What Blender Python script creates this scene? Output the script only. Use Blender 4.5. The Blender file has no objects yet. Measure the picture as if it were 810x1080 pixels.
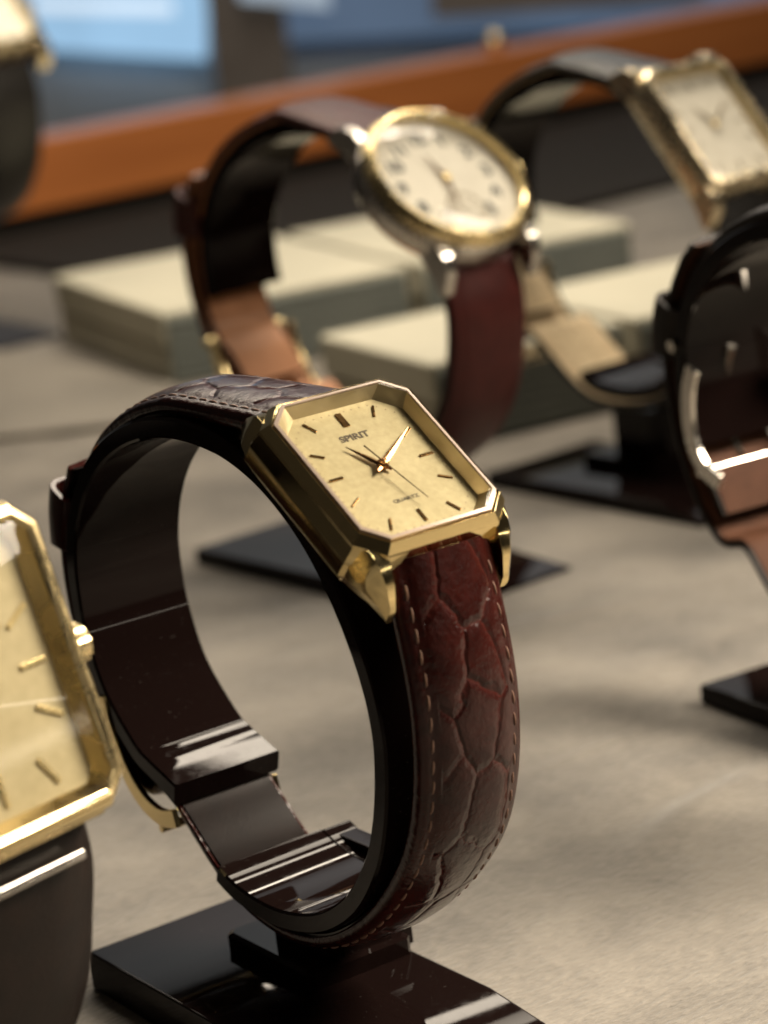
import bpy, bmesh, math, random
from mathutils import Vector, Matrix
random.seed(7)
S = 0.001                      # everything below is written in millimetres
ZT = 45.0                      # height of the first ring centre over the table
scn = bpy.context.scene
C = scn.collection
R = math.radians

# ------------------------------------------------------------------ camera
cam = bpy.data.cameras.new("camera")
camo = bpy.data.objects.new("camera", cam); C.objects.link(camo)
az, el, roll, dist, clx, clz = 0.57820, 0.25000, -0.12574, 302.907, 14.871, 13.390
cd = Vector((math.sin(az)*math.cos(el), math.cos(az)*math.cos(el), -math.sin(el)))
cr = Vector((math.cos(az), -math.sin(az), 0)); cu = cr.cross(cd)
r2 = cr*math.cos(roll) + cu*math.sin(roll); u2 = -cr*math.sin(roll) + cu*math.cos(roll)
cp = (cr*clx + cu*clz - cd*dist + Vector((0, 0, ZT)))*S
camo.matrix_world = Matrix(((r2.x, u2.x, -cd.x, cp.x), (r2.y, u2.y, -cd.y, cp.y), (r2.z, u2.z, -cd.z, cp.z), (0, 0, 0, 1)))
cam.sensor_fit = 'VERTICAL'; cam.sensor_height = 24; cam.sensor_width = 18; cam.lens = 24*2.57298
cam.clip_start = 0.01; cam.clip_end = 60
cam.dof.use_dof = True; cam.dof.focus_distance = 0.290; cam.dof.aperture_fstop = 17.5
scn.camera = camo

# ------------------------------------------------------------------ world and lamps
w = bpy.data.worlds.new("World"); scn.world = w; w.use_nodes = True
nt = w.node_tree; bg = nt.nodes['Background']
tc = nt.nodes.new('ShaderNodeTexCoord'); sep = nt.nodes.new('ShaderNodeSeparateXYZ')
nt.links.new(tc.outputs['Generated'], sep.inputs[0])
rmp = nt.nodes.new('ShaderNodeValToRGB')
mr = nt.nodes.new('ShaderNodeMapRange'); mr.inputs[1].default_value = -1; mr.inputs[2].default_value = 1
nt.links.new(sep.outputs['Z'], mr.inputs[0]); nt.links.new(mr.outputs[0], rmp.inputs[0])
e = rmp.color_ramp.elements
e[0].position = 0.35; e[0].color = (0.05, 0.042, 0.034, 1)
e[1].position = 0.55; e[1].color = (0.12, 0.10, 0.082, 1)
x = e.new(0.85); x.color = (0.20, 0.17, 0.135, 1)
nt.links.new(rmp.outputs[0], bg.inputs['Color']); bg.inputs['Strength'].default_value = 0.13

def area(name, loc, target, sx, sy, power, col, spread=math.pi):
    l = bpy.data.lights.new(name, 'AREA'); l.shape = 'RECTANGLE'; l.size = sx*S; l.size_y = sy*S
    l.energy = power; l.color = col; l.spread = spread
    o = bpy.data.objects.new(name, l); C.objects.link(o)
    o.location = Vector(loc)*S
    o.rotation_euler = (Vector(target) - Vector(loc)).to_track_quat('-Z', 'Y').to_euler()
    return o
WARM = (1.0, 0.87, 0.70)
area("strip_lamp", (196, 225, 340), (60, 20, 0), 330, 20, 0.52, WARM)
area("strip_lamp", (215, 340, 290), (60, 20, 0), 330, 9, 0.24, WARM)
area("showcase_front_lamp", (300, -150, 300), (70, -95, 0), 190, 150, 1.3, WARM, R(75))
area("front_strip_lamp", (170, -300, 108), (20, 40, 40), 420, 3, 0.045, WARM)
area("rear_lamp", (230, 240, 480), (300, 420, 10), 250, 60, 1.9, WARM, R(125))
area("wall_fill_light", (700, 900, 900), (900, 1350, 0), 600, 300, 3.0, (1.0, 0.93, 0.85), R(140))  # added fill that brightens the far wall and pillar
scn.view_settings.view_transform = 'Standard'; scn.view_settings.look = 'None'
scn.view_settings.exposure = 0.12; scn.view_settings.gamma = 1.0
try:
    scn.cycles.max_bounces = 8; scn.cycles.transparent_max_bounces = 12
    scn.cycles.sample_clamp_indirect = 4.0
    scn.cycles.caustics_reflective = True; scn.cycles.blur_glossy = 0.5
except Exception: pass

# ------------------------------------------------------------------ materials
def mat(name, col, rough=0.5, metal=0.0, coat=0.0, spec=0.5, emit=None, es=0.0):
    m = bpy.data.materials.new(name); m.use_nodes = True
    b = m.node_tree.nodes['Principled BSDF']
    b.inputs['Base Color'].default_value = (*col, 1); b.inputs['Roughness'].default_value = rough
    b.inputs['Metallic'].default_value = metal; b.inputs['Coat Weight'].default_value = coat
    b.inputs['Coat Roughness'].default_value = 0.08; b.inputs['Specular IOR Level'].default_value = spec
    if emit: b.inputs['Emission Color'].default_value = (*emit, 1); b.inputs['Emission Strength'].default_value = es
    return m
def N(m, t): return m.node_tree.nodes.new(t)
def L(m, a, b): m.node_tree.links.new(a, b)
def P(m): return m.node_tree.nodes['Principled BSDF']
def ramp(m, fac, stops):
    r = N(m, 'ShaderNodeValToRGB'); el_ = r.color_ramp.elements
    el_[0].position, el_[0].color = stops[0][0], (*stops[0][1], 1)
    el_[1].position, el_[1].color = stops[-1][0], (*stops[-1][1], 1)
    for p_, c_ in stops[1:-1]:
        q = el_.new(p_); q.color = (*c_, 1)
    L(m, fac, r.inputs[0]); return r.outputs[0]
def noise(m, scale, detail=4, coord='Object', rough=0.55, vec=None):
    n = N(m, 'ShaderNodeTexNoise'); n.inputs['Scale'].default_value = scale; n.inputs['Detail'].default_value = detail
    n.inputs['Roughness'].default_value = rough
    if vec is None:
        t = N(m, 'ShaderNodeTexCoord'); vec = t.outputs[coord]
    L(m, vec, n.inputs['Vector']); return n
def bump(m, height, strength, dist, prev=None):
    b = N(m, 'ShaderNodeBump'); b.inputs['Strength'].default_value = strength; b.inputs['Distance'].default_value = dist
    L(m, height, b.inputs['Height'])
    if prev is not None: L(m, prev, b.inputs['Normal'])
    L(m, b.outputs[0], P(m).inputs['Normal']); return b.outputs[0]

def m_suede(name, c0, c1):
    m = mat(name, c0, 0.62, spec=0.34)
    a = noise(m, 24, 6, rough=0.62); b = noise(m, 900, 6)
    t = N(m, 'ShaderNodeTexCoord'); mp = N(m, 'ShaderNodeMapping'); mp.inputs['Scale'].default_value = (520, 1500, 700); mp.inputs['Rotation'].default_value = (0, 0, R(-28))
    L(m, t.outputs['Object'], mp.inputs[0]); f = noise(m, 1.0, 3, vec=mp.outputs[0])
    mx = N(m, 'ShaderNodeMath'); mx.operation = 'MULTIPLY_ADD'; L(m, f.outputs['Fac'], mx.inputs[0]); mx.inputs[1].default_value = 0.30
    mx2 = N(m, 'ShaderNodeMath'); mx2.operation = 'MULTIPLY'; L(m, a.outputs['Fac'], mx2.inputs[0]); mx2.inputs[1].default_value = 0.75
    L(m, mx2.outputs[0], mx.inputs[2])
    L(m, ramp(m, mx.outputs[0], [(0.40, c0), (0.64, c1)]), P(m).inputs['Base Color'])
    P(m).inputs['Sheen Weight'].default_value = 0.3; P(m).inputs['Sheen Roughness'].default_value = 0.5
    n1 = bump(m, f.outputs['Fac'], 0.75, 0.0005)
    n2 = bump(m, b.outputs['Fac'], 0.35, 0.0003, n1)
    bump(m, a.outputs['Fac'], 0.55, 0.004, n2)
    return m
def m_acrylic(name, col=(0.0062, 0.0033, 0.0029)):
    m = mat(name, col, 0.07, spec=0.11)
    n = noise(m, 700, 3); L(m, ramp(m, n.outputs['Fac'], [(0.4, (0.025,)*3), (0.8, (0.075,)*3)]), P(m).inputs['Roughness'])
    d_ = noise(m, 2600, 2); L(m, ramp(m, d_.outputs['Fac'], [(0.70, col), (0.80, (0.05, 0.045, 0.04))]), P(m).inputs['Base Color'])
    return m
def m_gold(name, col=(0.83, 0.66, 0.33), rough=0.11):
    m = mat(name, col, rough, 1.0)
    n = noise(m, 260, 4); r_ = ramp(m, n.outputs['Fac'], [(0.3, (rough*0.6,)*3), (0.8, (rough*1.8,)*3)]); L(m, r_, P(m).inputs['Roughness'])
    n2 = noise(m, 3000, 3); bump(m, n2.outputs['Fac'], 0.03, 0.0001)
    return m
def m_leather(name, c0, c1, croc=True, rough=0.30, sc=1.0):
    m = mat(name, c0, rough, coat=0.10, spec=0.36); P(m).inputs['Coat Roughness'].default_value = 0.22
    uv = N(m, 'ShaderNodeUVMap'); uv.uv_map = 'strap'
    mp = N(m, 'ShaderNodeMapping'); L(m, uv.outputs[0], mp.inputs[0])
    nz = noise(m, 3.0, 3, vec=mp.outputs[0])
    grain = noise(m, 30.0, 5, vec=mp.outputs[0])
    hgt = grain.outputs['Fac']
    if croc:
        mp.inputs['Scale'].default_value = (1.0, 1.0, 1.0)
        dx = N(m, 'ShaderNodeVectorMath'); dx.operation = 'MULTIPLY_ADD'; L(m, nz.outputs['Color'], dx.inputs[0])
        dx.inputs[1].default_value = (0.25, 0.18, 0); L(m, uv.outputs[0], dx.inputs[2])
        m2 = N(m, 'ShaderNodeMapping'); m2.inputs['Scale'].default_value = (1.15*sc, 1.85*sc, 1); L(m, dx.outputs[0], m2.inputs[0])
        v = N(m, 'ShaderNodeTexVoronoi'); v.feature = 'DISTANCE_TO_EDGE'; v.inputs['Scale'].default_value = 1.0; v.inputs['Randomness'].default_value = 0.62
        v.voronoi_dimensions = '2D'
        L(m, m2.outputs[0], v.inputs['Vector'])
        sx_ = N(m, 'ShaderNodeSeparateXYZ'); L(m, uv.outputs[0], sx_.inputs[0]); ab = N(m, 'ShaderNodeMath'); ab.operation = 'ABSOLUTE'; L(m, sx_.outputs['Y'], ab.inputs[0])
        mk = N(m, 'ShaderNodeMapRange'); mk.inputs[1].default_value = 0.44; mk.inputs[2].default_value = 0.51; L(m, ab.outputs[0], mk.inputs[0])
        dm = N(m, 'ShaderNodeMath'); dm.operation = 'ADD'; L(m, v.outputs['Distance'], dm.inputs[0]); L(m, mk.outputs[0], dm.inputs[1])
        hr = ramp(m, dm.outputs[0], [(0.0, (0, 0, 0)), (0.035, (0.35,)*3), (0.09, (0.82,)*3), (0.22, (1, 1, 1))])
        cmix = N(m, 'ShaderNodeMix'); cmix.data_type = 'RGBA'
        L(m, ramp(m, dm.outputs[0], [(0.0, (1, 1, 1)), (0.05, (0, 0, 0))]), cmix.inputs[0])
        L(m, ramp(m, nz.outputs['Fac'], [(0.3, c0), (0.75, c1)]), cmix.inputs[6]); cmix.inputs[7].default_value = (c1[0]*1.3+.002, c1[1]*1.4+.001, c1[2]*1.4+.001, 1)
        L(m, cmix.outputs[2], P(m).inputs['Base Color'])
        n1 = bump(m, hr, 0.55, 0.0005)
        wr = noise(m, 9.0, 4, vec=mp.outputs[0]); n3 = bump(m, wr.outputs['Fac'], 0.22, 0.0006, n1)
        bump(m, grain.outputs['Fac'], 0.16, 0.0003, n3)
    else:
        L(m, ramp(m, nz.outputs['Fac'], [(0.3, c0), (0.75, c1)]), P(m).inputs['Base Color'])
        bump(m, hgt, 0.25, 0.0003)
    return m
def m_dial(name, c0, c1, grain=1500, metal=0.25, rough=0.42):
    m = mat(name, c0, rough, metal)
    n = noise(m, grain, 4); n2 = noise(m, 180, 3)
    a = N(m, 'ShaderNodeMath'); a.operation = 'ADD'; L(m, n.outputs['Fac'], a.inputs[0]); L(m, n2.outputs['Fac'], a.inputs[1])
    b = N(m, 'ShaderNodeMath'); b.operation = 'MULTIPLY'; b.inputs[1].default_value = 0.5; L(m, a.outputs[0], b.inputs[0])
    L(m, ramp(m, b.outputs[0], [(0.35, c0), (0.65, c1)]), P(m).inputs['Base Color'])
    bump(m, n.outputs['Fac'], 0.18, 0.0001)
    return m
def m_glass(name):
    m = bpy.data.materials.new(name); m.use_nodes = True; t = m.node_tree; t.nodes.clear()
    o = t.nodes.new('ShaderNodeOutputMaterial'); mx = t.nodes.new('ShaderNodeMixShader'); tr = t.nodes.new('ShaderNodeBsdfTransparent'); g = t.nodes.new('ShaderNodeBsdfGlossy')
    f = t.nodes.new('ShaderNodeMath'); f.operation = 'MULTIPLY_ADD'; f.inputs[1].default_value = 0.9; f.inputs[2].default_value = 0.022
    lw = t.nodes.new('ShaderNodeLayerWeight'); lw.inputs['Blend'].default_value = 0.5; pw = t.nodes.new('ShaderNodeMath'); pw.operation = 'POWER'; pw.inputs[1].default_value = 5.0
    t.links.new(lw.outputs['Facing'], pw.inputs[0]); t.links.new(pw.outputs[0], f.inputs[0]); g.inputs['Roughness'].default_value = 0.04
    tr.inputs[0].default_value = (0.97, 0.97, 0.95, 1)
    t.links.new(f.outputs[0], mx.inputs[0]); t.links.new(tr.outputs[0], mx.inputs[1]); t.links.new(g.outputs[0], mx.inputs[2]); t.links.new(mx.outputs[0], o.inputs[0])
    return m
M = {}
M['suede'] = m_suede('beige_suede', (0.074, 0.065, 0.053), (0.205, 0.182, 0.150))
M['board'] = m_suede('grey_beige_cloth', (0.13, 0.116, 0.094), (0.20, 0.178, 0.145))
M['acrylic'] = m_acrylic('black_acrylic')
M['gold'] = m_gold('polished_gold'); M['gold_brushed'] = m_gold('brushed_gold', (0.80, 0.64, 0.34), 0.24)
M['gold_pale'] = m_gold('pale_gold', (0.84, 0.72, 0.50), 0.22)
M['steel'] = m_gold('steel', (0.62, 0.58, 0.52), 0.2)
M['croc'] = m_leather('brown_crocodile_leather', (0.020, 0.0037, 0.0028), (0.040, 0.0074, 0.0055), rough=0.15)
P(M['croc']).inputs['Coat Weight'].default_value = 0.0; P(M['croc']).inputs['Specular IOR Level'].default_value = 0.33
M['burgundy'] = m_leather('burgundy_leather', (0.040, 0.0068, 0.0056), (0.062, 0.0110, 0.0088), croc=False, rough=0.4)
P(M['burgundy']).inputs['Coat Weight'].default_value = 0.0; P(M['burgundy']).inputs['Specular IOR Level'].default_value = 0.25
M['black_leather'] = m_leather('black_leather', (0.010, 0.0095, 0.009), (0.02, 0.018, 0.016), croc=False, rough=0.35)
M['dark_brown'] = m_leather('dark_brown_leather', (0.007, 0.0042, 0.003), (0.013, 0.007, 0.0048), croc=False, rough=0.42)
P(M['dark_brown']).inputs['Specular IOR Level'].default_value = 0.22; P(M['dark_brown']).inputs['Coat Weight'].default_value = 0.0
M['lining_dark'] = m_leather('dark_lining', (0.006, 0.004, 0.0036), (0.010, 0.006, 0.005), croc=False, rough=0.22)
P(M['lining_dark']).inputs['Specular IOR Level'].default_value = 0.3; P(M['lining_dark']).inputs['Coat Weight'].default_value = 0.0
for b_ in M['lining_dark'].node_tree.nodes:
    if b_.type == 'BUMP': b_.inputs['Strength'].default_value = 0.04
M['lining_tan'] = m_leather('tan_lining', (0.36, 0.155, 0.065), (0.48, 0.22, 0.10), croc=False, rough=0.6)
M['lining_brown'] = m_leather('brown_lining', (0.055, 0.022, 0.011), (0.085, 0.035, 0.018), croc=False, rough=0.7)
P(M['lining_brown']).inputs['Specular IOR Level'].default_value = 0.15; P(M['lining_brown']).inputs['Coat Weight'].default_value = 0.0
M['lining_cream'] = m_leather('cream_lining', (0.62, 0.47, 0.28), (0.76, 0.60, 0.38), croc=True, rough=0.6, sc=2.0)
M['thread'] = mat('tan_thread', (0.21, 0.115, 0.078), 0.6)
M['dial_gold'] = m_dial('champagne_dial', (0.40, 0.335, 0.19), (0.52, 0.445, 0.27))
M['dial_gold_pale'] = m_dial('pale_champagne_dial', (0.50, 0.42, 0.255), (0.60, 0.51, 0.32), 900)
M['dial_white'] = m_dial('white_dial', (0.72, 0.68, 0.62), (0.80, 0.76, 0.70), 400, 0.0, 0.5)
M['rehaut'] = m_gold('inner_ring', (0.72, 0.62, 0.42), 0.45)
M['bezel_rim'] = mat('crystal_gasket', (0.42, 0.33, 0.27), 0.25, 0.2)
M['marker'] = m_gold('dark_gold_marker', (0.34, 0.20, 0.085), 0.22)
M['hand'] = m_gold('dark_gold_hand', (0.40, 0.21, 0.10), 0.2)
M['ink'] = mat('dark_ink', (0.07, 0.05, 0.03), 0.5)
M['ink_soft'] = mat('soft_brown_ink', (0.22, 0.16, 0.09), 0.5)
M['ink_blue'] = mat('grey_blue_ink', (0.05, 0.055, 0.07), 0.5)
M['glass'] = m_glass('watch_crystal')

# ------------------------------------------------------------------ mesh helper
class MB:
    def __init__(s): s.v = []; s.f = []; s.uv = {}
    def add(s, vs, fs):
        k = len(s.v); s.v += [tuple(p) for p in vs]; s.f += [tuple(i+k for i in f) for f in fs]; return k
    def box(s, x0, x1, y0, y1, z0, z1, fr=None):
        vs = [(x, y, z) for z in (z0, z1) for y in (y0, y1) for x in (x0, x1)]
        if fr: vs = [fr(*p) for p in vs]
        s.add(vs, [(0, 2, 3, 1), (4, 5, 7, 6), (0, 1, 5, 4), (2, 6, 7, 3), (0, 4, 6, 2), (1, 3, 7, 5)]); return s
    def loft(s, rings, caps=True, closed=False):
        n = len(rings[0]); k = len(s.v)
        for r in rings: s.v += [tuple(p) for p in r]
        m = len(rings); rng = m if closed else m-1
        for j in range(rng):
            a, b = k+j*n, k+((j+1) % m)*n
            for i in range(n):
                i2 = (i+1) % n; s.f.append((a+i, a+i2, b+i2, b+i))
        if caps and not closed:
            s.f.append(tuple(k+i for i in range(n))[::-1]); s.f.append(tuple(k+(m-1)*n+i for i in range(n)))
        return s
    def tube(s, pts, r, n=10, caps=True):
        rings = []
        for i, p in enumerate(pts):
            p = Vector(p); a = Vector(pts[max(i-1, 0)]); b = Vector(pts[min(i+1, len(pts)-1)])
            t = (b-a).normalized(); u_ = t.orthogonal().normalized() if i == 0 else (u_ - t*u_.dot(t)).normalized(); w_ = t.cross(u_)
            rr = r[i] if isinstance(r, (list, tuple)) else r
            rings.append([p + (u_*math.cos(q)+w_*math.sin(q))*rr for q in [2*math.pi*j/n for j in range(n)]])
        return s.loft(rings, caps)
    def lathe(s, prof, fr, n=64, caps=True):          # prof: (radius, height) pairs round the dial normal
        rings = []
        for r_, h in prof:
            rings.append([fr(r_*math.cos(2*math.pi*i/n), r_*math.sin(2*math.pi*i/n), h) for i in range(n)])
        return s.loft(rings, caps)
    def ball(s, c, r, n=12, fr=None):
        rings = []
        for j in range(1, n):
            a = math.pi*j/n - math.pi/2
            rings.append([(c[0]+r*math.cos(a)*math.cos(2*math.pi*i/(2*n)), c[1]+r*math.cos(a)*math.sin(2*math.pi*i/(2*n)), c[2]+r*math.sin(a)) for i in range(2*n)])
        if fr: rings = [[fr(*p) for p in q] for q in rings]
        return s.loft(rings, True)
    def build(s, name, m, parent=None, off=(0, 0, 0), sc=1.0, sharp=32, bevel=0.0, seg=2, subd=0):
        me = bpy.data.meshes.new(name)
        me.from_pydata([((p[0]*sc-off[0])*S, (p[1]*sc-off[1])*S, (p[2]*sc-off[2])*S) for p in s.v], [], s.f)
        if s.uv:
            l_ = me.uv_layers.new(name='strap')
            for lp in me.loops: l_.data[lp.index].uv = s.uv.get(lp.vertex_index, (0, 0))
        bm = bmesh.new(); bm.from_mesh(me); bmesh.ops.recalc_face_normals(bm, faces=bm.faces); bm.to_mesh(me); bm.free()
        for p in me.polygons: p.use_smooth = True
        me.set_sharp_from_angle(angle=R(sharp))
        me.materials.append(m)
        o = bpy.data.objects.new(name, me); C.objects.link(o)
        if bevel:
            b = o.modifiers.new('bevel', 'BEVEL'); b.width = bevel*S*sc; b.segments = seg; b.limit_method = 'ANGLE'; b.angle_limit = R(30); b.harden_normals = True
        if parent is not None: o.parent = parent
        return o

def catmull(pts, n=8, closed=False):
    out = []; m = len(pts)
    for i in range(m if closed else m-1):
        g = (lambda k: pts[k % m]) if closed else (lambda k: pts[max(0, min(m-1, k))])
        p0, p1, p2, p3 = g(i-1), g(i), g(i+1), g(i+2)
        for j in range(n):
            t = j/n
            out.append(tuple(0.5*(2*p1[k]+(p2[k]-p0[k])*t+(2*p0[k]-5*p1[k]+4*p2[k]-p3[k])*t*t+(3*p1[k]-p0[k]-3*p2[k]+p3[k])*t**3) for k in range(2)))
    if not closed: out.append(tuple(pts[-1]))
    return out
def frames(path, side):
    """points (y,z), outward normals (side +1: left of travel, -1: right) and arc length"""
    res = []; s_ = 0
    for i, p in enumerate(path):
        a = path[max(i-1, 0)]; b = path[min(i+1, len(path)-1)]
        ty, tz = b[0]-a[0], b[1]-a[1]; l_ = math.hypot(ty, tz) or 1
        if i: s_ += math.hypot(p[0]-path[i-1][0], p[1]-path[i-1][1])
        res.append((p[0], p[1], -tz/l_*side, ty/l_*side, s_))
    return res
def sweep(mb, path, side, section, uvs=True):
    """section(frac, s) -> list of (x, offset) in a closed loop"""
    fr = frames(path, side); tot = fr[-1][4]; rings = []; k0 = len(mb.v); cnt = 0
    for (y, z, ny, nz, s_) in fr:
        sec = section(s_/tot, s_); rings.append([(x, y+ny*o, z+nz*o) for x, o in sec])
        if uvs:
            for x, o in sec:
                mb.uv[k0+cnt] = (s_/10.0, x/10.0); cnt += 1
    mb.loft(rings, True); return fr

def tag(o, label, cat, group=None, kind=None):
    if label: o['label'] = label
    if cat: o['category'] = cat
    if group: o['group'] = group
    if kind: o['kind'] = kind
    return o
def empty(name, loc, yaw=0):
    o = bpy.data.objects.new(name, None); C.objects.link(o); o.empty_display_size = 0.01
    o.location = Vector(loc)*S; o.rotation_euler = (0, 0, yaw); return o

# ------------------------------------------------------------------ the ring profile (y,z), traced where both rims of the holder can be seen
RING = [(6.6, -26.9), (2.6, -28.3), (-3.5, -28.9), (-9.4, -28.3), (-15.6, -26.4), (-21.6, -22.6), (-26.2, -17.3), (-28.6, -12.6), (-30.2, -7.2), (-30.8, -1.8), (-29.7, 4.0),
        (-26.7, 10.6), (-22.4, 16.6), (-16.6, 21.2), (-10.4, 24.0), (-3.8, 25.4), (4.0, 25.6), (11.5, 24.3), (18.5, 21.6), (24.4, 17.6), (28.9, 12.4), (31.4, 6.8), (31.9, 1.0), (31.4, -3.0), (28.9, -9.4), (23.3, -15.05), (20.2, -16.55), (17.2, -17.53), (14.3, -18.47)]
def rot(pts, a):
    c, s_ = math.cos(a), math.sin(a); return [(y*c-z*s_, y*s_+z*c) for y, z in pts]
def offset_path(path, side, d):
    return [(y+ny*d, z+nz*d) for y, z, ny, nz, s_ in frames(path, side)]

# ------------------------------------------------------------------ display stand
def make_stand(center, yaw, sc, label, tip=0.0, cut=0, wing=True, pdx=0.0, th=5.1, group='black holders under the watches', base=(-17, 9.8, -21.6, 25.7)):
    cx, cy, cz = center                       # ring centre, table at z = 0
    root = empty('display_stand', (cx, cy, 0), yaw); tag(root, label, 'watch stand', group)
    off = (0, 0, -cz)
    path = catmull(rot(RING[:len(RING)-cut], tip), 7)
    def sec(f, s_):
        w_ = 7.5; t = 2.4
        if f > 0.975: t = 2.4 + (f-0.975)*24
        b = 0.28
        return [(-w_+b, 0), (w_-b, 0), (w_, b), (w_, t-b), (w_-b, t), (-w_+b, t), (-w_, t-b), (-w_, b)]
    mb = MB(); sweep(mb, path, -1 if False else 1, sec, False)
    # path runs front-bottom -> front -> top -> back, clockwise seen from the camera side: outward is on the left
    mb.build('holder_ring', M['acrylic'], root, off, sc, 30)
    k = -cz/sc                                  # table level in ring units
    x0, x1, y0, y1 = base; zt = k + th/sc
    # flat base plate with a sloping front lip
    mb = MB()
    sl = 11.0; fl = 3.2
    prof = [(y1, k), (y1, zt-0.5), (y1-0.5, zt), (y0, zt), (y0-sl, k+0.6), (y0-sl, k)]
    ring0 = []; ring1 = []
    for y, z in prof:
        ex = fl if y < y0-1 else 0
        ring0.append((x0-ex*0.2, y, z)); ring1.append((x1+ex, y, z))
    mb.loft([ring0, ring1]); mb.build('base_plate', M['acrylic'], root, off, sc, 25, 0.4)
    low = min(z for y, z in offset_path(path, 1, 2.4)) - 3.3
    mb = MB()
    def oct_(xa, xb, ya, yb, c, z): return [(xa+c, ya, z), (xb-c, ya, z), (xb, ya+c, z), (xb, yb-c, z), (xb-c, yb, z), (xa+c, yb, z), (xa, yb-c, z), (xa, ya+c, z)]
    zf = zt + 2.4; A = (-5.0+pdx, 9.7+pdx, -7.0, 12.0)
    mb.loft([oct_(*A, 0.8, zt-0.2), oct_(*A, 0.8, zf-0.4), oct_(A[0]+.5, A[1]-.5, A[2]+.5, A[3]-.5, 0.8, zf)])
    B_ = (-1.5+pdx, 9.6+pdx, -6.0, 8.0)
    mb.loft([oct_(*B_, 2.2, zf-0.1), oct_(*B_, 2.2, low-0.1)])
    mb.build('post', M['acrylic'], root, off, sc, 25)
    if wing:   # side bracket that carries the ring clear of the strap
        mb = MB(); q = catmull(RING[:4], 6)
        def secw(f, s_): return [(7.4, 0.03), (11.5, 0.03), (11.5, 2.35), (7.4, 2.35)]
        sweep(mb, [(y, z) for y, z in q if y > -6.5], 1, secw, False)
        mb.box(8.6, 11.4, -4.5, 5.5, zt-0.1, -27.6)
        mb.build('bracket', M['acrylic'], root, off, sc, 30, 0.2)
    return root

# ------------------------------------------------------------------ watch
def octa(a, b, c): return [(-a+c, b), (a-c, b), (a, b-c), (a, -b+c), (a-c, -b), (-a+c, -b), (-a, -b+c), (-a, b-c)]
def rrect(a, b, r_, n=5):
    out = []
    for cx, cy, a0 in ((a-r_, b-r_, 0), (-a+r_, b-r_, 90), (-a+r_, -b+r_, 180), (a-r_, -b+r_, 270)):
        for i in range(n+1):
            t = R(a0+90*i/n); out.append((cx+r_*math.cos(t), cy+r_*math.sin(t)))
    return out
def text_mesh(txt, size, m, parent, fr, x, u, h, sc, off, name='lettering', sx=1.0, thick=0.04, align='CENTER', bold=0.0):
    cu_ = bpy.data.curves.new('lettering_curve', 'FONT'); cu_.body = txt; cu_.size = size; cu_.align_x = align; cu_.align_y = 'CENTER'; cu_.extrude = thick; cu_.offset = bold
    to = bpy.data.objects.new('lettering_source', cu_); C.objects.link(to)
    dg = bpy.context.evaluated_depsgraph_get(); me = bpy.data.meshes.new_from_object(to.evaluated_get(dg))
    bpy.data.objects.remove(to); bpy.data.curves.remove(cu_)
    mb = MB(); mb.v = [fr(x+v.co.x*sx, u+v.co.y, h+v.co.z+thick) for v in me.vertices]; mb.f = [tuple(p.vertices) for p in me.polygons]
    bpy.data.meshes.remove(me)
    return mb.build(name, m, parent, off, sc)
def hand(fr, tip, tail, w0, h, shape='dauphine'):
    tx, tu = tip; l_ = math.hypot(tx, tu); dx, du = tx/l_, tu/l_
    pts = [(0, -tail, w0*0.45), (0, 0, w0), (0, l_*0.35, w0*0.95), (0, l_, 0.06)] if shape == 'dauphine' else [(0, -tail, w0), (0, 0, w0), (0, l_*0.5, w0*0.8), (0, l_, w0*0.5)]
    mb = MB(); rings = []
    for _, s_, w_ in pts:
        c = (dx*s_, du*s_); p = (-du, dx)
        rings.append([fr(c[0]+p[0]*w_, c[1]+p[1]*w_, h), fr(c[0], c[1], h+0.13*min(1, w_/0.25)+0.02), fr(c[0]-p[0]*w_, c[1]-p[1]*w_, h), fr(c[0], c[1], h-0.08)])
    mb.loft(rings); return mb

def strap_section(w0, w1, t0, t1, dome=1.0, lift=0.0):
    def sec(f, s_):
        w_ = w0+(w1-w0)*min(1, f*1.25); t = t0+(t1-t0)*min(1, f*1.6)
        if f > 0.985: t *= 0.7
        o = lift; e = t*0.50
        return [(-w_+.15, o), (w_-.15, o), (w_, o+.2), (w_, o+e*.85), (w_-.3, o+e*1.15), (w_-.9, o+e*1.3), (w_-1.25, o+e*1.33), (w_-1.7, o+e*1.5), (w_-2.6, o+t*.88), (w_*.35, o+t*.985), (0, o+t),
                (-w_*.35, o+t*.985), (-w_+2.6, o+t*.88), (-w_+1.7, o+e*1.5), (-w_+1.25, o+e*1.33), (-w_+.9, o+e*1.3), (-w_+.3, o+e*1.15), (-w_, o+e*.85), (-w_, o+.2)]
    return sec

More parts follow.
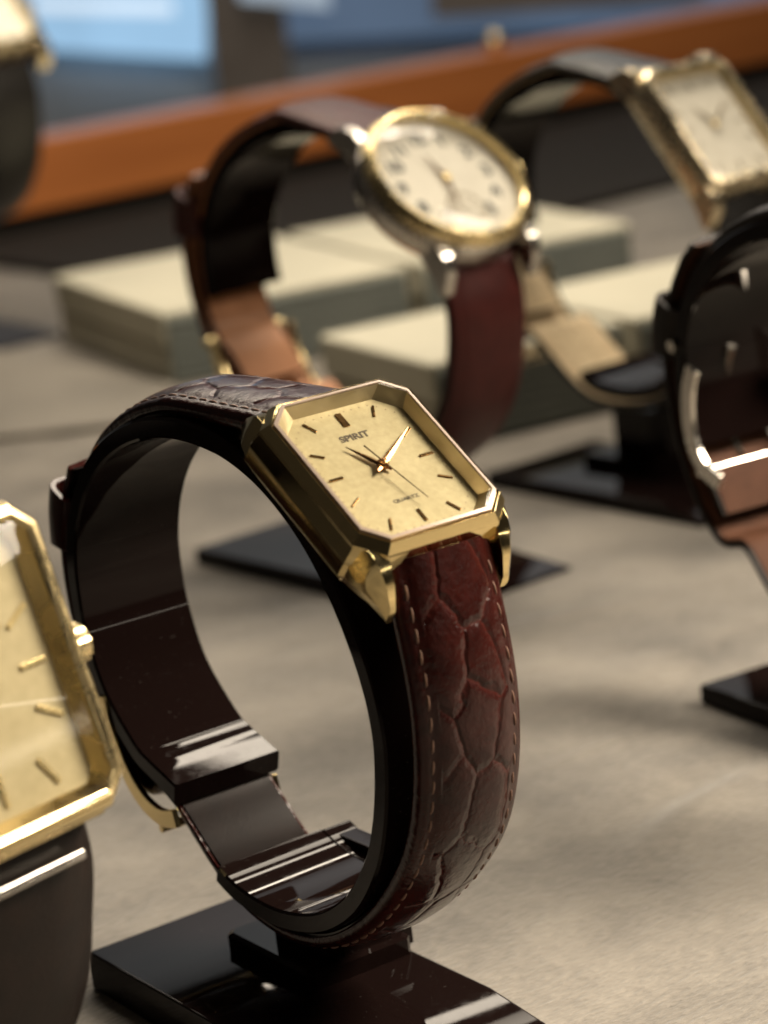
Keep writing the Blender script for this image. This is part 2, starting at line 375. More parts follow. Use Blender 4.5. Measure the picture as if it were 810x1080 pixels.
def make_watch(center, yaw, sc, label, style, mats, D=(-28.7, 25.8), phi=56.4, tip=0.0, xo=0.0, group='wristwatches in the display'):
    cx, cy, cz = center; low = -35.0
    root = empty('wristwatch', (cx, cy, cz+low*sc), yaw); tag(root, label, 'wristwatch', group)
    off = (0, 0, low*sc)
    ph = R(phi); sp, cp_ = math.sin(ph), math.cos(ph)
    def fr(x, u, h): return (x+xo, D[0]+u*sp-h*cp_, D[1]+u*cp_+h*sp)
    gold, strap, lining = mats['gold'], mats['strap'], mats['lining']
    rg = catmull(rot(RING, tip), 6); outer = offset_path(rg, 1, 2.55)
    # ---- straps: inner face paths
    ang = lambda p: math.atan2(p[1], p[0])
    hb = style['half_h']; hw = style['half_w']; lw = style['strap_w']; ht = style.get('lug_h', -5.6)
    s1 = fr(0, hb, ht)[1:]; s2 = fr(0, -hb, ht)[1:]
    un = rot(outer, -tip)                        # untipped copy, to choose stretches of the ring
    up = [p for p, q in zip(outer, un) if (q[0] > -2 and q[1] > -12) and not (q[0] < 20 and q[1] < -10)]
    up = [s1, tuple((a*0.5+b*0.5) for a, b in zip(s1, up[0]))] + up[3::4]
    up = [s1] + [p for p in up[2:]]
    tail_un = [(28.0, -13.2), (24.2, -18.0)]
    up += rot(tail_un, tip)
    upper = catmull(up, 5)
    lo_un = [(-36.6, 7.0), (-37.0, 0.0), (-35.7, -8.0), (-32.4, -15.4), (-26.0, -22.6), (-18.6, -28.0), (-11.5, -31.0), (-4.0, -31.8), (3.0, -30.6), (8.5, -27.6), (13.8, -23.3), (18.6, -19.9)]
    k_ = style.get('hug', 0.0)
    if k_:   # the strap lies closer to the ring on the bigger watches
        of = offset_path(catmull(RING, 3), 1, 2.6); of = [p for p in of if p[0] < 6 and p[1] < 6][::-1]
        of = [p for p in of if p[0] < 0 or p[1] < -20]
        if style.get('front'): of = of[3*len(of)//4:]
        lo_un = of[::3] + [(9.0, -27.4), (13.8, -23.3), (18.6, -19.9)]
    tail2 = [(23.5, -21.0), (28.2, -17.4), (32.6, -11.0), (35.2, -4.0), (36.1, 2.0), (35.6, 8.0), (33.6, 13.6), (30.6, 18.4)]
    lower = catmull([s2] + (style['front'] if style.get('front') else []) + rot(lo_un + tail2, tip), 5)
    t0 = style.get('thick', 3.3)
    def build_strap(nm, path, side, w0, w1, ta, tb):
        mb = MB(); f_ = sweep(mb, [p for p in path], side, strap_section(w0, w1, ta, tb))
        mb.v = [(p[0]+xo, p[1], p[2]) for p in mb.v]
        o = mb.build(nm, strap, root, off, sc, 50)
        mb = MB()
        def sl(f, s_):
            w_ = w0+(w1-w0)*min(1, f*1.25)-.55; return [(-w_, -.22), (w_, -.22), (w_+.02, .1), (-w_-.02, .1)]
        sweep(mb, path, side, sl); mb.v = [(p[0]+xo, p[1], p[2]) for p in mb.v]
        mb.build('lining', lining, o, off, sc, 50)
        if style.get('stitch'):
            mb = MB(); tot = f_[-1][4]
            for sgn in (-1, 1):
                s_ = 3.4
                while s_ < tot-2:
                    if True:
                        def at(ss):
                            for a, b in zip(f_, f_[1:]):
                                if a[4] <= ss <= b[4]:
                                    t = (ss-a[4])/((b[4]-a[4]) or 1); return [a[i]*(1-t)+b[i]*t for i in range(4)]
                            return list(f_[-1][:4])
                        f = s_/tot; w_ = w0+(w1-w0)*min(1, f*1.25); t = ta+(tb-ta)*min(1, f*1.6); hh = t*.5*1.33
                        pts = []
                        jx = random.uniform(-.06, .06)
                        for d_, l_ in ((-.84, -.10), (-.45, .05), (0.05, .08), (.5, .05), (.84, -.10)):
                            g = at(s_+d_*1.05); pts.append((sgn*(w_-1.25)+xo+jx+d_*0.10*sgn, g[0]+g[2]*(hh+l_), g[1]+g[3]*(hh+l_)))
                        mb.tube(pts, [.05, .11, .13, .11, .05], 6)
                    s_ += 2.25 + random.uniform(-.08, .08)
            mb.build('stitching', M['thread'], o, off, sc, 60)
        return o
    us = build_strap('upper_strap', upper, 1, lw, lw-0.9, t0, 1.9)
    ls = build_strap('lower_strap', lower, -1, lw, lw+style.get('w1', 0.2), t0+.1, 1.7)
    # ---- keeper loop round the back of the strap
    base_un = [(32.6, 13.9), (34.1, 10.2), (34.5, 6.6)]
    ctr = rot([(34.3, 8.6)], tip)[0]
    mb = MB(); kw = lw+0.35; pth = catmull(rot([(31.6, 14.2), (32.9, 11.2), (33.6, 7.6)], tip+style.get('keeper', 0.0)), 5)
    def ks(out, th):
        def sec(f, s_): return [(-kw-th, -th*0.2), (kw+th, -th*.2), (kw+th, out+th), (-kw-th, out+th)]
        return sec
    fk = frames(pth, 1); rings = []
    for (y, z, ny, nz, s_) in fk:
        rings.append(([(x+xo, y+ny*o, z+nz*o) for x, o in rrect_loop(kw+.75, -.6, 5.2, 2.0, 5)], [(x+xo, y+ny*o, z+nz*o) for x, o in rrect_loop(kw, 0.1, 4.5, 1.5, 5)]))
    n = len(rings[0][0]); k = 0
    ro = [r_[0] for r_ in rings]; ri = [r_[1] for r_ in rings]
    mb.loft(ro, False); a = len(mb.v); mb.loft(ri, False)
    for j, base_i in ((0, 0), (len(rings)-1, (len(rings)-1)*n)):
        for i in range(n):
            i2 = (i+1) % n; mb.f.append((base_i+i, base_i+i2, a+base_i+i2, a+base_i+i))
    mb.build('strap_keeper', strap, root, off, sc, 40, 0.12)
    # ---- buckle: a flat gold frame round the crossing of the two straps
    bw = lw+style.get('bw', 0.4); ba = style.get('buckle_up', 0.0); bp = catmull(rot([(29.9, -10.2), (29.2, -14.2), (27.0, -18.6), (23.4, -22.2), (19.0, -23.6), (15.0, -22.9)], tip+ba), 5)
    bp = offset_path(bp, 1, style.get('bin', 0.0))
    mb = MB()
    for sg in (-1, 1):
        fb = frames(bp, 1); rr = []
        for (y, z, ny, nz, s_) in fb:
            rr.append([(sg*bw-(.55 if sg < 0 else 0)+xo+x, y+ny*o, z+nz*o) for x, o in ((-.4, -1.2), (.4, -1.2), (.4, 1.1), (-.4, 1.1))])
        mb.loft(rr)
    q = offset_path(bp, 1, 2.8-style.get('bin', 0.0))[0]; mb.tube([(-bw-.5+xo, *q), (bw+.5+xo, *q)], 0.9, 14)
    q = offset_path(bp, 1, 2.9)[-8]; mb.tube([(-bw+.4+xo, *q), (bw-.4+xo, *q)], 0.6, 12)
    b_ = mb.build('buckle', gold, root, off, sc, 40, 0.15)
    mb = MB(); mb.tube([(xo, p[0], p[1]) for p in offset_path(bp[:-7], 1, 2.4)], [.55]*(len(bp)-8)+[.3], 8); mb.build('prong', gold, b_, off, sc, 40)
    style['case'](root, fr, off, sc, gold, style)
    return root
def rrect_loop(w_, lo, hi, r_=0.7, n=3):
    cx, cy = 0, (lo+hi)/2; return [(x, y+cy) for x, y in rrect(w_, (hi-lo)/2, r_, n)]

def ring_between(mb, fr, A, B, hA, hB):     # quads between two outlines of equal length
    n = len(A); k = mb.add([fr(x, u, hA) for x, u in A] + [fr(x, u, hB) for x, u in B], [])
    for i in range(n):
        j = (i+1) % n; mb.f.append((k+i, k+j, k+n+j, k+n+i))

def lugs(mb, fr, xi, xw, prof):
    for sx in (-1, 1):
        for su in (-1, 1):
            a = [fr(sx*xi, su*u, h) for u, h in prof]; b = [fr(sx*(xi+xw), su*u, h) for u, h in prof]
            mb.loft([a, b])

def case_octagon(root, fr, off, sc, gold, st):
    B = lambda mb, nm, m, par=root, **k: mb.build(nm, m, par, off, sc, **k)
    mb = MB()   # case body: stacked octagons, stepped flanks
    lev = [(8.6, 10.7, 2.3, -2.6), (8.6, 10.7, 2.3, -0.25), (8.95, 11.05, 2.4, -0.14), (9.65, 11.7, 2.6, -1.25), (9.62, 11.7, 2.6, -1.7), (10.35, 12.0, 2.7, -3.2), (10.33, 12.0, 2.8, -3.5), (10.7, 12.0, 2.8, -5.0), (10.1, 11.8, 2.8, -5.9), (9.3, 11.2, 2.8, -7.0), (9.3, 11.2, 2.8, -7.05)]
    rings = [[fr(x, u, h) for x, u in octa(a, b, c)] for a, b, c, h in lev]
    mb.loft(rings, True)
    secs = [(8.4, [(6.7, -1.3), (8.95, -1.1), (10.2, -3.2), (10.6, -5.0), (9.8, -6.4), (6.7, -6.9)]),
            (11.2, [(6.75, -1.5), (8.5, -1.35), (9.5, -3.3), (9.8, -5.1), (9.0, -6.6), (6.75, -6.9)]),
            (12.2, [(6.8, -2.1), (8.25, -2.05), (9.0, -3.9), (9.2, -5.4), (8.4, -6.9), (6.8, -7.2)]),
            (13.7, [(6.85, -3.8), (7.85, -3.8), (8.25, -4.9), (8.4, -6.1), (7.95, -7.3), (6.85, -7.5)]),
            (14.8, [(6.85, -6.1), (7.5, -6.1), (7.75, -6.7), (7.8, -7.3), (7.5, -7.8), (6.9, -7.8)])]
    for sx in (-1, 1):
        for su in (-1, 1):
            mb.loft([[fr(sx*x, su*u, h) for x, h in q] for u, q in secs])
    cs = B(mb, 'case', gold, bevel=0.2, sharp=28, seg=3)
    mb = MB()   # bright rim round the crystal
    ring_between(mb, fr, octa(8.6, 10.7, 2.3), octa(8.6, 10.7, 2.3), -0.3, 0.05)
    ring_between(mb, fr, octa(8.6, 10.7, 2.3), octa(8.25, 10.35, 2.2), 0.05, 0.12)
    ring_between(mb, fr, octa(8.25, 10.35, 2.2), octa(8.2, 10.3, 2.18), 0.12, -0.1)
    B(mb, 'bezel_rim', M['bezel_rim'], cs, sharp=20)
    mb = MB()   # inner wall between crystal and dial
    ring_between(mb, fr, octa(8.2, 10.3, 2.18), octa(7.5, 9.6, 2.5), -0.1, -1.55)
    B(mb, 'inner_wall', M['rehaut'], cs, sharp=20)
    mb = MB(); mb.loft([[fr(x, u, h) for x, u in octa(7.7, 9.8, 2.5)] for h in (-1.75, -1.5)])
    dl = B(mb, 'dial', st['dial'], sharp=20)
    hm = -1.5
    def bar(x, u, a, l_, w_, m=M['marker']):
        c, s_ = math.cos(a), math.sin(a); mb = MB()
        mb.box(-l_/2, l_/2, -w_/2, w_/2, 0.0, 0.16, lambda p, q, r_: fr(x+p*c-q*s_, u+p*s_+q*c, hm+r_)); B(mb, 'hour_marker', m, dl, bevel=0.04)
    bar(0, 7.75, R(90), 2.1, .75)
    for x, u in ((4.1, 7.85), (-4.1, 7.85), (4.0, -7.7), (-4.0, -7.7)): bar(x, u, math.atan2(u, x), 1.75, .26)
    bar(0, -7.65, R(90), 1.8, .34)
    for sx in (-1, 1):
        bar(sx*5.75, 3.75, math.atan2(3.75, sx*5.75), 1.6, .26); bar(sx*5.75, -3.6, math.atan2(-3.6, sx*5.75), 1.6, .26); bar(sx*5.75, 0.05, 0, 1.7, .34)
    mb = MB()   # printed minute dots along the edge
    for i in range(60):
        a = math.pi*2*i/60; ca, sa = math.sin(a), math.cos(a); k = min(6.85/abs(ca) if abs(ca) > 1e-6 else 99, 8.95/abs(sa) if abs(sa) > 1e-6 else 99)
        x, u = ca*k, sa*k
        if abs(x)+abs(u) > 13.3: f = 13.3/(abs(x)+abs(u)); x *= f; u *= f
        mb.box(x-.07, x+.07, u-.07, u+.07, hm-.02, hm+.015, fr)
    B(mb, 'minute_track', M['ink_soft'], dl)
    text_mesh('SPIRIT', 1.22, M['ink'], dl, fr, -0.15, 5.1, hm, sc, off, sx=1.12, thick=.02, bold=.035)
    text_mesh('QUARTZ', 0.62, M['ink'], dl, fr, -0.2, -4.95, hm, sc, off, sx=1.28, thick=.02, bold=.012)
    B(hand(fr, (-2.25, 3.75), 1.1, .40, -1.15), 'hour_hand', M['hand'], sharp=15)
    B(hand(fr, (5.75, 3.85), 1.4, .36, -0.90), 'minute_hand', M['hand'], sharp=15)
    B(hand(fr, (1.45, -6.3), 2.9, .11, -0.62, 'thin'), 'second_hand', M['hand'])
    mb = MB(); mb.lathe([(.62, -1.3), (.62, -.75), (.45, -.62), (.4, -.45), (.2, -.38)], fr, 20); B(mb, 'centre_cap', M['hand'])
    mb = MB(); mb.loft([[fr(x, u, h) for x, u in octa(8.2, 10.3, 2.18)] for h in (-0.05, 0.1)] + [[fr(x, u, 0.2) for x, u in octa(7.95, 10.05, 2.1)]])
    B(mb, 'crystal', M['glass'], sharp=15)
    crown(root, fr, off, sc, gold, 10.2, 0, -4.4, 1.25, 1.3)

def crown(root, fr, off, sc, gold, x, u, h, r_, l_):
    mb = MB(); n = 36; rings = []
    for dx, f in ((0, .8), (.35, .8), (.4, 1), (l_-.2, 1), (l_, .85)):
        rings.append([fr(x+dx, u+r_*f*(1+(.05 if i % 2 and f == 1 else 0))*math.cos(2*math.pi*i/n), h+r_*f*(1+(.05 if i % 2 and f == 1 else 0))*math.sin(2*math.pi*i/n)) for i in range(n)])
    mb.loft(rings); return mb.build('crown', gold, root, off, sc, 40)

def case_round(root, fr, off, sc, gold, st):
    B = lambda mb, nm, m, par=root, **k: mb.build(nm, m, par, off, sc, **k)
    mb = MB(); mb.lathe([(12.5, -2.1), (12.5, -1.3), (13.6, -1.2), (13.9, -1.9), (14.4, -2.5), (14.4, -5.2), (13.7, -6.4), (12.2, -7.2), (4, -7.3)], fr, 96)
    lugs(mb, fr, 7.9, 2.0, [(9.2, -2.2), (12.8, -2.0), (14.6, -2.6), (16.2, -4.2), (17.4, -7.4), (16.4, -8.0), (14.0, -6.9), (9.2, -6.4)])
    cs = B(mb, 'case', M['steel'], bevel=0.18, sharp=35)
    mb = MB(); mb.lathe([(12.4, -1.5), (12.5, .35), (12.75, .55), (13.2, .5), (13.5, .2), (13.75, -.1), (14.25, -.8), (14.3, -1.4), (13.4, -1.5), (12.4, -1.5)], fr, 96, False); B(mb, 'bezel', gold, cs, sharp=35)
    mb = MB(); mb.lathe([(12.45, -1.8), (12.45, -1.6)], fr, 80); dl = B(mb, 'dial', st['dial'])
    hm = -1.58
    mb = MB()
    for i in range(60):
        a = 2*math.pi*i/60; l_ = .9 if i % 5 else 1.2
        mb.box(-.05, .05, 10.2, 10.2+l_*.6, 0, .03, lambda p, q, r_, a=a: fr(p*math.cos(a)+q*math.sin(a), -p*math.sin(a)+q*math.cos(a), hm+r_))
    B(mb, 'minute_track', M['ink_soft'], dl)
    for i in range(12):
        if i == 6: continue
        a = 2*math.pi*i/12
        text_mesh(str(i or 12), 3.3, M['ink_blue'], dl, fr, 8.6*math.sin(a), 8.6*math.cos(a), hm, sc, off, name='numeral', thick=.03, bold=.13)
    mb = MB()
    for r_ in (3.3, 1.2):
        ring_between(mb, fr, [(r_*math.cos(2*math.pi*i/40), -6.1+r_*math.sin(2*math.pi*i/40)) for i in range(40)], [((r_-.28)*math.cos(2*math.pi*i/40), -6.1+(r_-.28)*math.sin(2*math.pi*i/40)) for i in range(40)], hm+.03, hm+.03)
    for i in range(12):
        a = 2*math.pi*i/12; mb.box(-.12, .12, 2.2, 3.0, .02, .05, lambda p, q, r_, a=a: fr(p*math.cos(a)+q*math.sin(a), -6.1-p*math.sin(a)+q*math.cos(a), hm+r_))
    B(mb, 'small_seconds_dial', M['ink_soft'], dl)
    B(hand(fr, (-1.0, 5.6), 1.2, .36, -1.1), 'hour_hand', M['hand']); B(hand(fr, (-2.1, -7.8), 1.4, .26, -.85), 'minute_hand', M['hand'])
    mb = MB(); mb.lathe([(.6, -1.3), (.6, -.6), (.2, -.5)], fr, 16); B(mb, 'centre_cap', gold)
    mb = MB(); mb.lathe([(12.45, .1), (12.45, .5), (11.6, .95), (8, 1.3), (.4, 1.5)], fr, 64); B(mb, 'crystal', M['glass'], sharp=60)
    crown(root, fr, off, sc, gold, 14.4, 0, -3.6, 1.7, 1.9)

def case_rect(root, fr, off, sc, gold, st):
    a, b, rd = st['dial_a'], st['dial_b'], st.get('rad', 2.2); bz = st.get('bezel', 1.6); dep = st.get('depth', 1.5)
    B = lambda mb, nm, m, par=root, **k: mb.build(nm, m, par, off, sc, **k)
    o1 = lambda d: rrect(a+d, b+d, rd+max(0, d)*st.get('grow', .6), st.get('seg', 5))
    mb = MB(); lv = [(0.25, -2.2), (0.25, .2), (.5, .45), (bz-.45, .35), (bz, -.1), (bz+.1, -1.3), (bz+.55, -1.7), (bz+.6, -4.6), (bz+.2, -5.6), (bz-.8, -6.8), (bz-.9, -6.85)]
    mb.loft([[fr(x, u, h) for x, u in o1(d)] for d, h in lv])
    e = b+bz
    if not st.get('nolugs'): lugs(mb, fr, st['strap_w']+.25, a+bz+.2-st['strap_w']-.25, [(e-3, -1.2), (e+.2, -1.2), (e+1.4, -1.6), (e+3.0, -3.2), (e+4.0, -6.6), (e+3.2, -7.2), (e, -6.2), (e-3, -6.0)])
    cs = B(mb, 'case', gold, bevel=0.16, sharp=30)
    if st.get('bar'):
        mb = MB(); mb.box(-6.6, 6.6, -e-3.4, -e-2.5, -2.6, -1.9, fr); B(mb, 'strap_bar', M['steel'], cs, bevel=.25)
    if st.get('groove'):
        mb = MB(); ring_between(mb, fr, o1(.9), o1(1.15), .62, .52); ring_between(mb, fr, o1(.65), o1(.9), .5, .62); ring_between(mb, fr, o1(1.15), o1(1.3), .52, .3); B(mb, 'bezel_rim', gold, cs, sharp=25)
    mb = MB(); ring_between(mb, fr, o1(.25), o1(-.5), .1, -dep); B(mb, 'inner_wall', st.get('wall', M['rehaut']), cs, sharp=40)
    mb = MB(); mb.loft([[fr(x, u, h) for x, u in o1(-.2)] for h in (-dep-.2, -dep)]); dl = B(mb, 'dial', st['dial'])
    hm = -dep
    ka = a-2.1*st.get('mk', 1); kb = b-2.3*st.get('mk', 1)
    for i in range(12):
        t = 2*math.pi*i/12; ca, sa = math.sin(t), math.cos(t); k = min(ka/abs(ca) if abs(ca) > 1e-3 else 99, kb/abs(sa) if abs(sa) > 1e-3 else 99)
        x, u = ca*k, sa*k; al = math.atan2(u, x); c, s_ = math.cos(al), math.sin(al); l_, w_ = st.get('ml', 2.4), st.get('mw', .34)
        mb = MB(); mb.box(-l_/2, l_/2, -w_/2, w_/2, 0, .2, lambda p, q, r_: fr(x+p*c-q*s_, u+p*s_+q*c, hm+r_)); B(mb, 'hour_marker', st.get('mark', gold), dl, bevel=.05)
    B(hand(fr, (-2.4, 4.0), 1.2, .42, hm+.4), 'hour_hand', st.get('mark', gold)); B(hand(fr, (5.2, 4.2), 1.4, .34, hm+.65), 'minute_hand', st.get('mark', gold))
    mb = MB(); mb.lathe([(.65, hm), (.65, hm+.9), (.25, hm+1.0)], fr, 16); B(mb, 'centre_cap', gold)
    mb = MB(); mb.loft([[fr(x, u, h) for x, u in o1(.25)] for h in (0.05, .4)] + [[fr(x, u, .6) for x, u in o1(-.3)]]); B(mb, 'crystal', M['glass'], sharp=40)
    crown(root, fr, off, sc, gold, a+bz+.5, 0, -3.2, 1.8, 2.0)

# ------------------------------------------------------------------ the setting
def sheet(name, x0, x1, y0, y1, z0, z1, m, wav=0.0, sub=1):
    mb = MB()
    mb.box(x0, x1, y0, y1, z0, z1); o = mb.build(name, m, None, bevel=0.6 if z1-z0 > 1 else 0); o['kind'] = 'structure'; return o
def tabletop():
    nx, ny = 150, 150; x0, x1, y0, y1 = -420, 900, -420, 760
    mb = MB()
    def hz(x, y):
        # soft folds in the loosely laid cloth on the open front right part
        z = 0
        for (cx, cy, a, l_, w_, h) in ((74.5, 40.8, R(3), 9, .9, .42), (66, 9, R(22), 15, 3.6, 1.5), (76, 18, R(8), 13, 4.0, -1.0), (92, 60, R(12), 30, 7, .9), (60, -30, R(30), 40, 9, .8), (110, 95, R(-8), 26, 6, .9)):
            dx, dy = x-cx, y-cy; p = dx*math.cos(a)+dy*math.sin(a); q = -dx*math.sin(a)+dy*math.cos(a)
            z += h*math.exp(-(p/l_)**2-(q/w_)**2)
        return z-1.0 if False else z
    xs = [x0+(x1-x0)*i/nx for i in range(nx+1)] ; ys = [y0+(y1-y0)*i/ny for i in range(ny+1)]
    xs = sorted(set([round(v, 3) for v in xs if not 0 < v < 240] + [1.5*i for i in range(161)] + [50.25+.6*i for i in range(75)])); ys = sorted(set([round(v, 3) for v in ys if not -90 < v < 120] + [-90+1.5*i for i in range(141)] + [-10.2+.6*i for i in range(100)]))
    def thin(v):
        o_ = [v[0]]
        for q in v[1:]:
            if q-o_[-1] > .45: o_.append(q)
        return o_
    xs, ys = thin(xs), thin(ys)
    k = len(xs)
    mb.v = [(x, y, hz(x, y)) for y in ys for x in xs]
    mb.f = [(j*k+i, j*k+i+1, (j+1)*k+i+1, (j+1)*k+i) for j in range(len(ys)-1) for i in range(k-1)]
    o = mb.build('tabletop', M['suede'], None, sharp=180); o['kind'] = 'structure'
tabletop()
# ------------------------------------------------------------------ build the watches and stands
PI = math.pi
OCT = dict(case=case_octagon, half_h=10.0, half_w=9.6, strap_w=6.5, lug_h=-4.0, stitch=True, thick=3.3, dial=M['dial_gold'])
RND = dict(case=case_round, half_h=12.6, half_w=13, strap_w=7.6, thick=2.4, hug=1, dial=M['dial_white'])
RCT = dict(case=case_rect, half_h=11.8, half_w=10, strap_w=7.4, thick=2.4, hug=1, dial=M['dial_white'], dial_a=8.2, dial_b=10.8, rad=1.6, bezel=1.7, mark=M['ink_soft'], mw=.22, ml=1.8)
SQR = dict(case=case_rect, half_h=13.2, half_w=12, strap_w=9.5, thick=2.6, hug=1, nolugs=True, front=[(-37.6, -17.0), (-36.6, -22), (-34.6, -29), (-30, -36), (-22, -40)], w1=-1.6, dial=M['dial_gold_pale'], dial_a=10.0, dial_b=11.8, rad=1.0, bezel=2.0, depth=1.2, ml=2.9, mw=.5, mk=1.25, grow=0.75, seg=1, groove=True, wall=M['gold_brushed'], mark=M['gold_brushed'], bar=True)
SQ2 = dict(case=case_rect, half_h=12.4, half_w=10, strap_w=7.2, thick=2.4, hug=1, dial=M['dial_white'], dial_a=8.6, dial_b=10.4, rad=4.0, bezel=1.7, buckle_up=R(24), bw=0.5, bin=-2.6, keeper=R(-10))

make_stand((0, 0, ZT), 0, 1.0, 'black stand whose ring carries the octagonal watch lettered SPIRIT')
make_watch((0, 0, ZT), 0, 1.0, 'octagonal gold watch lettered SPIRIT with champagne dial on stitched crocodile strap', OCT, dict(gold=M['gold'], strap=M['croc'], lining=M['lining_dark']))
make_stand((116.3, 150, 54.6), R(4.4), 1.1, 'tall black stand under the round white dial watch', base=(-17, 9.8, -20, 35), cut=5, th=3.2)
make_watch((116.3, 150, 54.6), R(4.4), 1.1, 'round gold watch with white numeral dial on burgundy strap', RND, dict(gold=M['gold_brushed'], strap=M['burgundy'], lining=M['lining_tan']), D=(-28.8, 19.0), phi=45, xo=-1.6)
make_stand((182.2, 153.7, 53.7), R(2.7), 1.1, 'black stand under the rectangular white dial watch in front of the right boxes', cut=5, th=3.2)
make_watch((182.2, 153.7, 53.7), R(2.7), 1.1, 'rectangular gold watch with white dial and cream lined black strap', RCT, dict(gold=M['gold_pale'], strap=M['black_leather'], lining=M['lining_cream']), D=(-28.8, 18.6), phi=39, xo=-1.4)
make_stand((105.4, 6.5, 44.7), R(-5.2), 1.1, 'black stand cut by the right picture edge, its base corner on open suede', base=(-9.5, 15, -20, 32), cut=4, th=3.2, tip=R(10))
make_watch((105.4, 6.5, 44.7), R(-5.2), 1.1, 'watch on dark brown tan lined strap, cut by the right picture edge', SQ2, dict(gold=M['steel'], strap=M['dark_brown'], lining=M['lining_brown']), D=tuple(rot([(-28.7, 25.8)], R(10))[0]), phi=46.4, tip=R(10))
make_stand((-63.8, 3.2, 61.4), R(14), 1.1, 'black stand behind the large square gold watch in the near corner', tip=R(40), wing=False)
make_watch((-63.8, 3.2, 61.4), R(14), 1.1, 'large square gold watch with champagne dial, in the near left corner', SQR, dict(gold=M['gold_brushed'], strap=M['dark_brown'], lining=M['lining_dark']), D=(-38.6, 1.3), phi=16.4, tip=R(40))
make_stand((198, 492, 75), R(4), 1.25, 'black stand farthest away, left of the cream box', wing=False, pdx=-13, base=(-22, 2, -22, 26), th=3.2)
make_watch((198, 492, 75), R(4), 1.25, 'farthest watch, cream dial on dark strap at the upper left edge', SQ2, dict(gold=M['gold_pale'], strap=M['black_leather'], lining=M['lining_tan']), D=(-28.8, 19), phi=45)

# ------------------------------------------------------------------ watch boxes
def m_box(name, c0, c1):
    m = mat(name, c0, 0.6, spec=0.3); n = noise(m, 30, 4); L(m, ramp(m, n.outputs['Fac'], [(0.3, c0), (0.7, c1)]), P(m).inputs['Base Color'])
    n2 = noise(m, 1400, 3); bump(m, n2.outputs['Fac'], 0.2, 0.0002); return m
M['box'] = m_box('cream_box_paper', (0.38, 0.36, 0.28), (0.45, 0.425, 0.33))
M['rib'] = m_box('dark_teal_ribbed_cloth', (0.14, 0.155, 0.14), (0.185, 0.20, 0.18))
def make_box(px, py, yaw, wd, dp, ht, label):
    """px,py: front left corner on the table"""
    root = empty('watch_box', (px, py, 0), yaw); tag(root, label, 'box', 'cream watch boxes at the back')
    mb = MB(); mb.box(0.6, wd-.6, 1.2, dp-.6, 0.0, ht*.48); b = mb.build('base', M['box'], root, bevel=.8, seg=3)
    mb = MB(); mb.box(0, wd, 0.6, dp, ht*.5, ht); l_ = mb.build('lid', M['box'], root, bevel=1.1, seg=3)
    mb = MB()
    for i in range(7):
        z = 0.9 + i*(ht-2.4)/7; mb.box(1.2, wd-1.2, -.15, 1.6, z, z+(ht-2.4)/7*.68)
    mb.box(1.2, wd-1.2, .3, 1.5, .6, ht-1.6)
    mb.build('ribbed_front', M['rib'], root, bevel=.15)
    return root
def off2(p, yaw, a, b): return (p[0]+a*math.cos(yaw)-b*math.sin(yaw), p[1]+a*math.sin(yaw)+b*math.cos(yaw))
ya = R(-11); make_box(182.5, 346.2, ya, 71.5, 98, 20, 'cream box with open left side, behind the round dial watch')
q = off2((188, 345), ya, 69, 0); make_box(q[0], q[1], ya, 66, 97, 20, 'cream box seen through the ring of the rectangular watch, rear of two')
yb = R(-8); q = off2((184, 273.6), yb, 0, -58); make_box(q[0], q[1], yb, 50, 58, 20, 'cream box right behind the top of the octagonal watch')
q = off2((184, 273.6), yb, 53, -58); make_box(q[0], q[1], yb, 62, 58, 20, 'cream box seen through the ring of the rectangular watch, front of two')

# ------------------------------------------------------------------ rear of the showcase
mb = MB(); pl = [(-150, 544), (125, 332.6), (181, 289), (181, 664), (-150, 664)]
mb.loft([[(x, y, z) for x, y in pl] for z in (0.5, 1.9)]); o = mb.build('board', M['board'], None, bevel=.4); o['kind'] = 'structure'
M['felt'] = mat('black_felt', (0.012, 0.010, 0.008), 0.9, spec=0.2)
mb = MB(); pl = [(262, 662), (262, 560), (300, 452), (380, 455), (850, 500), (850, 662)]
mb.loft([[(x, y, 0.4) for x, y in pl], [(x, y, 3.0) for x, y in pl]]); o = mb.build('dark_felt_sheet', M['felt'], None, bevel=.5); tag(o, 'flat black felt sheet over the dark area behind the right boxes', 'tray')  # flat sheet that turns the table between boxes and rail black
mb = MB(); mb.box(-360, -95, 30, 300, 0.3, 2.5); o = mb.build('dark_felt_sheet', M['felt'], None, bevel=.5); tag(o, 'unseen black felt sheet added at left to darken reflections in the octagonal case', 'tray')  # out of view, added so the gold case flank mirrors something dark
def m_wood(name, c0, c1):
    m = mat(name, c0, 0.38, coat=0.2); t = N(m, 'ShaderNodeTexCoord'); mp = N(m, 'ShaderNodeMapping'); mp.inputs['Scale'].default_value = (6, 90, 90); L(m, t.outputs['Object'], mp.inputs[0])
    n = noise(m, 1, 5, vec=mp.outputs[0]); L(m, ramp(m, n.outputs['Fac'], [(0.3, c0), (0.7, c1)]), P(m).inputs['Base Color']); return m
M['wood'] = m_wood('orange_brown_wood', (0.36, 0.115, 0.03), (0.50, 0.175, 0.05))
fr_ = empty('showcase_frame', (560, 668, 0), R(1.3)); tag(fr_, 'orange brown wooden frame rail closing the back of the showcase', 'frame')
mb = MB(); mb.box(-420, 520, 2, 24, 0, 9.2); mb.build('plinth', M['felt'], fr_)
mb = MB(); mb.box(-430, 520, -2, 28, 9.4, 36.5); mb.build('rail', M['wood'], fr_, bevel=1.5, seg=3)
st_ = MB(); st_.ball((-10, 13, 40), 4.5, 10); st_.build('brass_stud', M['gold'], fr_)
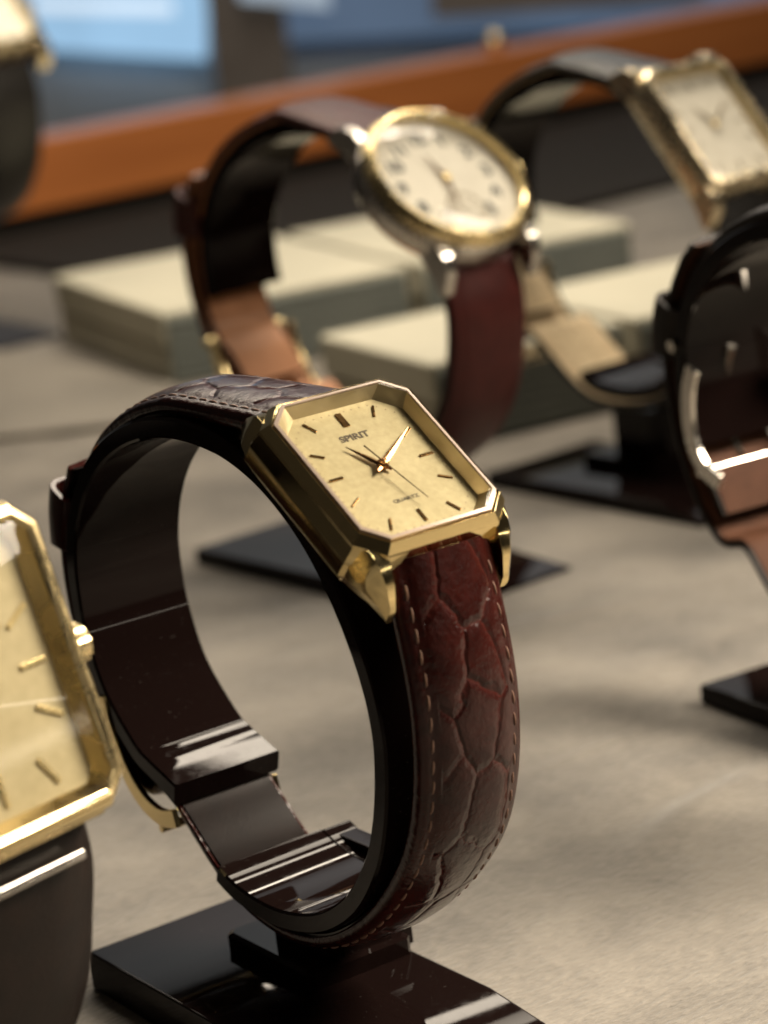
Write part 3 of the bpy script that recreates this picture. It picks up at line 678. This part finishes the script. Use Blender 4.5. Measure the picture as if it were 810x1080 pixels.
# shop wall with lit panels far behind
M['wall'] = m_box('grey_wall_paint', (0.52, 0.57, 0.62), (0.60, 0.64, 0.68)); M['pillar'] = m_box('brown_grey_pillar', (0.16, 0.135, 0.115), (0.22, 0.19, 0.165))
def lit(name, col, st):
    m = mat(name, (0.02, 0.02, 0.02), 0.4, emit=col, es=st); n = noise(m, 7, 3)
    L(m, ramp(m, n.outputs['Fac'], [(0.35, tuple(c*.8 for c in col)), (0.7, tuple(min(1, c*1.12) for c in col))]), P(m).inputs['Emission Color']); return m
M['lit_blue'] = lit('pale_blue_light_panel', (0.33, 0.55, 0.78), 1.0); M['lit_dim'] = lit('dim_blue_light_panel', (0.075, 0.115, 0.18), 1.0)
dh = Vector((math.sin(az), math.cos(az), 0)); rr = Vector((math.cos(az), -math.sin(az), 0)); c0 = Vector((cp.x, cp.y, 0))/S
def wallpt(a, z, d): return tuple(c0 + dh*d + rr*a + Vector((0, 0, z)))
def slab(name, quad, d, th, m, parent=None):
    mb = MB(); mb.loft([[wallpt(a, z, d) for a, z in quad], [wallpt(a, z, d+th) for a, z in quad]]); return mb.build(name, m, parent)
o = slab('wall', [(-900, -900), (1500, -900), (1500, 900), (-900, 900)], 1720, 20, M['wall']); o['kind'] = 'structure'
o = slab('light_panel', [(-186, 110), (-60, 110), (-76, 9), (-181, 29)], 1690, 12, M['lit_blue']); tag(o, 'pale blue lit panel, brightest at the upper left of the back wall', 'light panel')
o = slab('light_panel', [(-12, 110), (300, 110), (300, -10), (-26, 14)], 1690, 12, M['lit_dim']); tag(o, 'dim blue grey lit panel right of the brown pillar', 'light panel')
M['lit_pale'] = lit('pale_streak_glow', (0.42, 0.50, 0.58), 0.8)  # glow colour of the small pale streak
o = slab('light_panel', [(-60, 120), (8, 120), (6, 33), (-48, 45)], 1655, 6, M['lit_pale']); tag(o, 'small pale panel high above the brown pillar', 'light panel')
o = slab('light_panel', [(-178, 60), (-92, 48), (-92, 40), (-178, 52)], 1684, 5, lit('white_streak_glow', (0.62, 0.74, 0.86), 1.2)); tag(o, 'slanting white glowing streak in front of the pale blue panel', 'light panel')  # glowing slab that draws a blurred white streak
o = slab('shop_shelf', [(70, 40), (240, 30), (240, 8), (70, 18)], 1675, 8, M['pillar']); tag(o, 'dark brown shelf in front of the dim blue panel', 'shelf')
o = slab('pillar', [(-66, 300), (-18, 300), (-34, -700), (-80, -700)], 1660, 40, M['pillar']); tag(o, 'brown grey pillar between the two blue panels', 'pillar')
